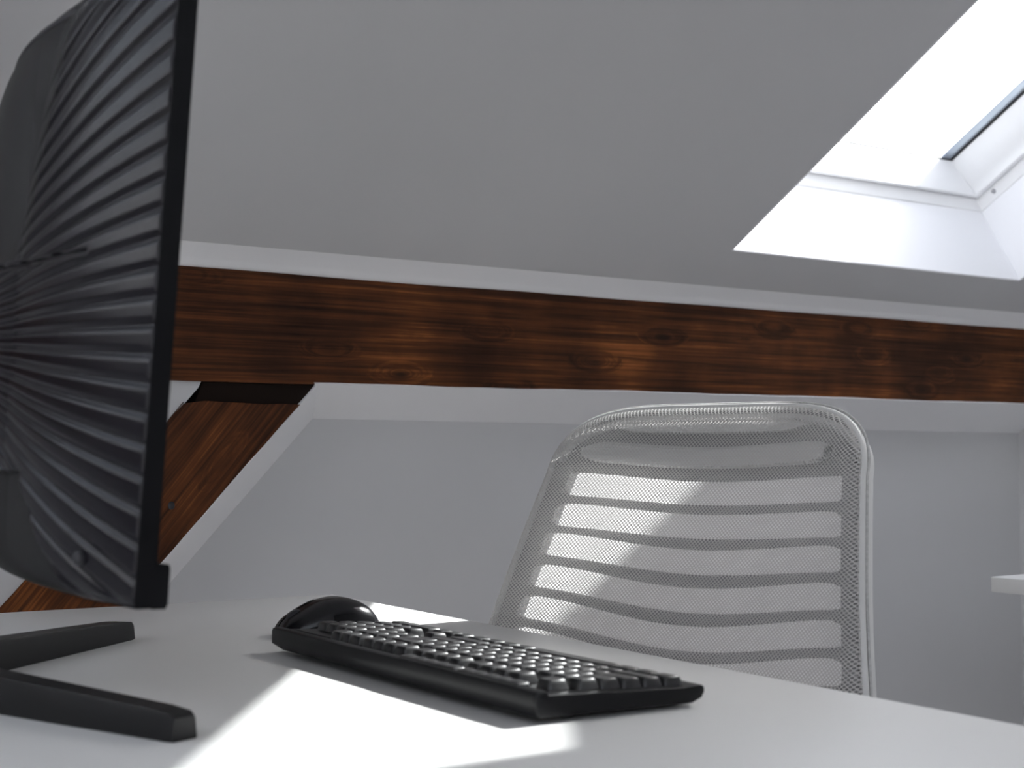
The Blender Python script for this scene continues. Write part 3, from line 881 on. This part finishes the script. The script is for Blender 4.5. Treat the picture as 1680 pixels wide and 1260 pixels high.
def edge_dist(P):
    a = ol; b = np.roll(ol, -1, 0); ab = b - a; L2 = (ab ** 2).sum(1)
    best = np.full(len(P), 9.0)
    for i in range(len(a)):
        t = np.clip(((P - a[i]) @ ab[i]) / max(L2[i], 1e-12), 0, 1)
        q = a[i] + t[:, None] * ab[i]
        best = np.minimum(best, np.hypot(*(P - q).T))
    # inside test
    ins = np.zeros(len(P), bool)
    for i in range(len(a)):
        x1, z1 = a[i]; x2, z2 = b[i]
        if z1 == z2: continue
        c = ((z1 > P[:, 1]) != (z2 > P[:, 1])) & (P[:, 0] < (x2 - x1) * (P[:, 1] - z1) / (z2 - z1) + x1)
        ins ^= c
    return np.where(ins, best, -best)
RIM = 0.023
def front_y(x, z, d):
    """surface of the front mesh, rolls back over the rim"""
    hw = 0.24
    y = -(REC * (z - ZREF)) - 0.032 * (1 - np.minimum(1, np.abs(x) / hw) ** 2) + 0.012 * np.sin((z - 0.56) * 7.0)
    k = np.clip(1 - d / RIM, 0, 1)
    return y - RIM * (1 - np.sqrt(np.clip(1 - k * k, 0, 1)))
# front mesh: real holes on a staggered lattice
PX, PZ = 0.00492, 0.00220
cells = []
nz = int((ZTOP - ZBOT) / PZ) + 2; nx = int(0.62 / PX) + 2
jj, ii = np.meshgrid(np.arange(nz), np.arange(-nx // 2, nx // 2 + 1), indexing='ij')
cxs = (ii + 0.5 * (jj % 2)) * PX; czs = ZBOT + jj * PZ
Cc = np.stack([cxs.ravel(), czs.ravel()], 1)
dc = edge_dist(Cc); Cc = Cc[dc > -0.001]
dm = np.array([(PX / 2, 0), (PX / 4, PZ / 2), (0, PZ), (-PX / 4, PZ / 2), (-PX / 2, 0), (-PX / 4, -PZ / 2), (0, -PZ), (PX / 4, -PZ / 2)])
HXr, HZr = 0.00140, 0.00110
hole = np.array([(HXr, 0), (HXr * .78, HZr * .70), (0, HZr * 1.05), (-HXr * .78, HZr * .70), (-HXr, 0), (-HXr * .78, -HZr * .70), (0, -HZr * 1.05), (HXr * .78, -HZr * .70)])
Vv = np.concatenate([Cc[:, None, :] + dm[None], Cc[:, None, :] + hole[None]], 1).reshape(-1, 2)
dd = edge_dist(Vv)
yy = front_y(Vv[:, 0], Vv[:, 1], np.maximum(dd, 0))
V3 = np.stack([Vv[:, 0], yy + 0.016, Vv[:, 1]], 1)
# threads stand proud between the holes
thr = np.zeros(len(V3)); thr.reshape(-1, 16)[:, :8] = 0.0004; V3[:, 1] += thr
base = (np.arange(len(Cc)) * 16)[:, None, None]
q = np.array([[k, (k + 1) % 8, 8 + (k + 1) % 8, 8 + k] for k in range(8)])[None] + base
mesh_o = raw_mesh('front_mesh', V3, q.reshape(-1, 4), M_MESH, chair, True)

# rim under the mesh and the outer frame behind it
def ring_pts(ins, off, n=None):
    pts = outline(ins); return [chairp(x, off, z) for x, z in pts]
bm = bmesh.new(); tube(bm, ring_pts(0.0048, -0.006), 0.0042, 10, closed=True, up=(0, 1, 0))
obj('mesh_rim', bm, M_FRAME, chair, True)
op = [chairp(x, -0.0185, z - 0.010 * min(1, max(0, (z - ZTOP + 0.08) / 0.06))) for x, z in outline(0.0085)]
bm = bmesh.new(); tube(bm, op, 0.0110, 16, closed=True, sy=0.68, up=(0, 1, 0))
obj('back_frame', bm, M_FRAME, chair, True)
def out_w(z):
    o_ = [p for p in outline(0.0) if p[0] >= 0 and p[1] > 0.7]
    o_.sort(key=lambda p: p[1])
    return float(np.interp(z, [p[1] for p in o_], [p[0] for p in o_]))
def top_z(x, ins):
    """height of the outline at a given |x|"""
    o_ = [p for p in outline(ins) if p[0] >= 0 and p[1] > 0.8]
    o_.sort(key=lambda p: p[0])
    return float(np.interp(abs(x), [p[0] for p in o_], [p[1] for p in o_]))

# ribs between the two skins
def sag(x, z, A): 
    hw = halfw(z) - 0.03
    return -A * math.cos(min(1, abs(x) / hw) * math.pi / 2) ** 1.6
centres = [0.0, -0.034, -0.065, -0.0945, -0.126, -0.157, -0.188, -0.220, -0.252]
amps = [Q * a_ for a_ in (0.008, 0.009, 0.010, 0.015, 0.020, 0.025, 0.028, 0.030, 0.030)]
open_z = [CAMZ + c * KC for c in centres]
def slat(z0a, z1a, A0, A1, off0, off1, nm, m_=None):
    """solid rib from z0a (bottom) to z1a (top)"""
    n = 40; G = []
    zm = (z0a + z1a) / 2; hw = min(halfw(zm) - 0.012, out_w(z1a + 0.010) - 0.018) - (0.016 if m_ else 0)
    for i in range(n + 1):
        x = -hw + 2 * hw * i / n
        s0, s1 = sag(x, zm, A0), sag(x, zm, A1)
        # ends of the openings are rounded: ribs widen at the ends
        e = max(0, (abs(x) - (hw - 0.028)) / 0.028) ** 2 * 0.012
        if m_: e = -e * 0.55
        za, zb_ = z0a + s0 - e, z1a + s1 + e
        h = zb_ - za; ring = []
        for (u, o_) in ((0.0, .35), (0.0, .65), (0.12, 1), (0.88, 1), (1.0, .65), (1.0, .35), (0.88, 0), (0.12, 0)):
            z = za + h * u; ring.append(chairp(x, off0 + (off1 - off0) * o_, z))
        ring.append(ring[0]); G.append(ring)
    o = grid_mesh(nm, np.array(G), m_ or M_RIB, chair, smooth=False)
    return o
OH = 0.0115 * KC      # half height of an opening
# top panel: solid, with one raised pad close to the mesh
pan = []
zt0 = open_z[0] - 0.020
hwp = out_w(0.955) - 0.006
Gp = []
for i in range(41):
    x = -hwp + 2 * hwp * i / 40; ring = []
    zlow = open_z[1] + OH + 0.0 + sag(x, open_z[0], 0.009)
    ztop_ = max(zlow + 0.01, top_z(x, 0.009))
    for (z, o_) in ((zlow, -0.012), (ztop_ - 0.02, -0.012), (ztop_, -0.009), (ztop_, -0.026), (zlow, -0.026), (zlow, -0.012)): ring.append(chairp(x, o_, z))
    Gp.append(ring)
grid_mesh('head_panel', np.array(Gp), M_RIB, chair, smooth=False)
slat(open_z[0] - OH + 0.001, open_z[0] + OH - 0.001, 0.008, 0.008, -0.012, 0.0115, 'rib', M_FRAME)['label'] = 'padded upper rib pressed against the mesh'
slat(open_z[0] + OH + 0.010, open_z[0] + OH + 0.022, 0.004, 0.002, -0.012, 0.006, 'rib', M_FRAME)
for k in range(1, len(open_z) - 1):
    slat(open_z[k + 1] + OH, open_z[k] - OH, amps[k + 1], amps[k], -0.018, -0.004, 'rib')
slat(ZBOT + 0.02, open_z[-1] - OH, 0.0, amps[-1], -0.018, -0.004, 'rib')
# side members closing the openings left and right
for s in (-1, 1):
    G = []
    for z in np.linspace(ZBOT + 0.02, ZTOP - 0.07, 40):
        w0 = min(halfw(z), out_w(z) - .002) - 0.030; w1 = w0 + 0.022
        G.append([chairp(s * x, o_, z) for x, o_ in ((w0, -0.006), (w0 + 0.003, -0.004), (w1, -0.004), (w1, -0.022), (w0, -0.022), (w0, -0.006))])
    grid_mesh('side_member', np.array(G), M_RIB, chair, smooth=False)
# rear cover fabric
G = []
for k in range(41):
    u = -1 + 2 * k / 40; col_ = []
    hx = (halfw(0.9) - 0.012) * u; zt_ = top_z(hx, 0.014)
    for j in range(41):
        z = ZBOT + 0.02 + (zt_ - ZBOT - 0.02) * j / 40
        x = u * (halfw(z) - 0.012) if z < 0.9 else hx * (halfw(z) - 0.012) / (halfw(0.9) - 0.012)
        col_.append(chairp(x, -0.026, z))
    G.append(col_)
grid_mesh('rear_cover', np.array(G), M_BACKMESH, chair, smooth=True)
# piping line at the near side
bm = bmesh.new(); tube(bm, [chairp(x * 1.0, -0.0105, z) for x, z in outline(0.0005)], 0.0016, 8, closed=True, up=(0, 1, 0))
obj('piping', bm, M_SEATFAB, chair, True)

# seat, arms-free base (below the desk top)
ys = yback(0, ZBOT)
bm = bmesh.new(); add_box(bm, (0, ys + 0.27, 0.455), (0.49, 0.47, 0.075), None, 0.034, 5); obj('seat', bm, M_SEATFAB, chair, autosmooth=60)
bm = bmesh.new(); tube(bm, [(0, ys + 0.25, 0.405), (0, ys + 0.02, 0.40), (0, ys - 0.045, 0.44), (0, ys - 0.055, 0.56), (0, yback(0, .66) - 0.045, 0.66)], [0.026, .026, .026, .024, .02], 12)
obj('back_bracket', bm, M_FRAME, chair, True)
bm = bmesh.new(); add_box(bm, (0, ys + 0.26, 0.405), (0.2, 0.24, 0.03), None, 0.006); obj('seat_plate', bm, M_CASTER, chair, autosmooth=40)
bm = bmesh.new(); lathe(bm, [(0.025, 0.10), (0.025, 0.25), (0.014, 0.252), (0.014, 0.392)], c=(0, ys + .26, 0)); obj('gas_lift', bm, M_CHROME, chair, autosmooth=40)
for k in range(5):
    a = R(72 * k + 20); d = Vector((math.cos(a), math.sin(a), 0)); c = Vector((0, ys + .26, 0))
    bm = bmesh.new(); tube(bm, [c + Vector((0, 0, .10)), c + d * .15 + Vector((0, 0, .094)), c + d * .30 + Vector((0, 0, .072))], [.028, .022, .015], 10); obj('base_arm', bm, M_FRAME, chair, True)
    bm = bmesh.new(); s_ = Vector((-d.y, d.x, 0))
    p = c + d * .30 + Vector((0, 0, .026))
    Mw = Matrix((d, ez, s_)).transposed().to_4x4(); Mw.translation = p
    lathe(bm, [(0.018, -0.02), (0.026, -0.016), (0.026, 0.016), (0.018, 0.02)], n=20, M=Mw); obj('caster', bm, M_CASTER, chair, autosmooth=40)
    bm = bmesh.new(); tube(bm, [p + Vector((0, 0, .015)), p + Vector((0, 0, .05))], .009, 10); obj('caster_stem', bm, M_CASTER, chair, True)
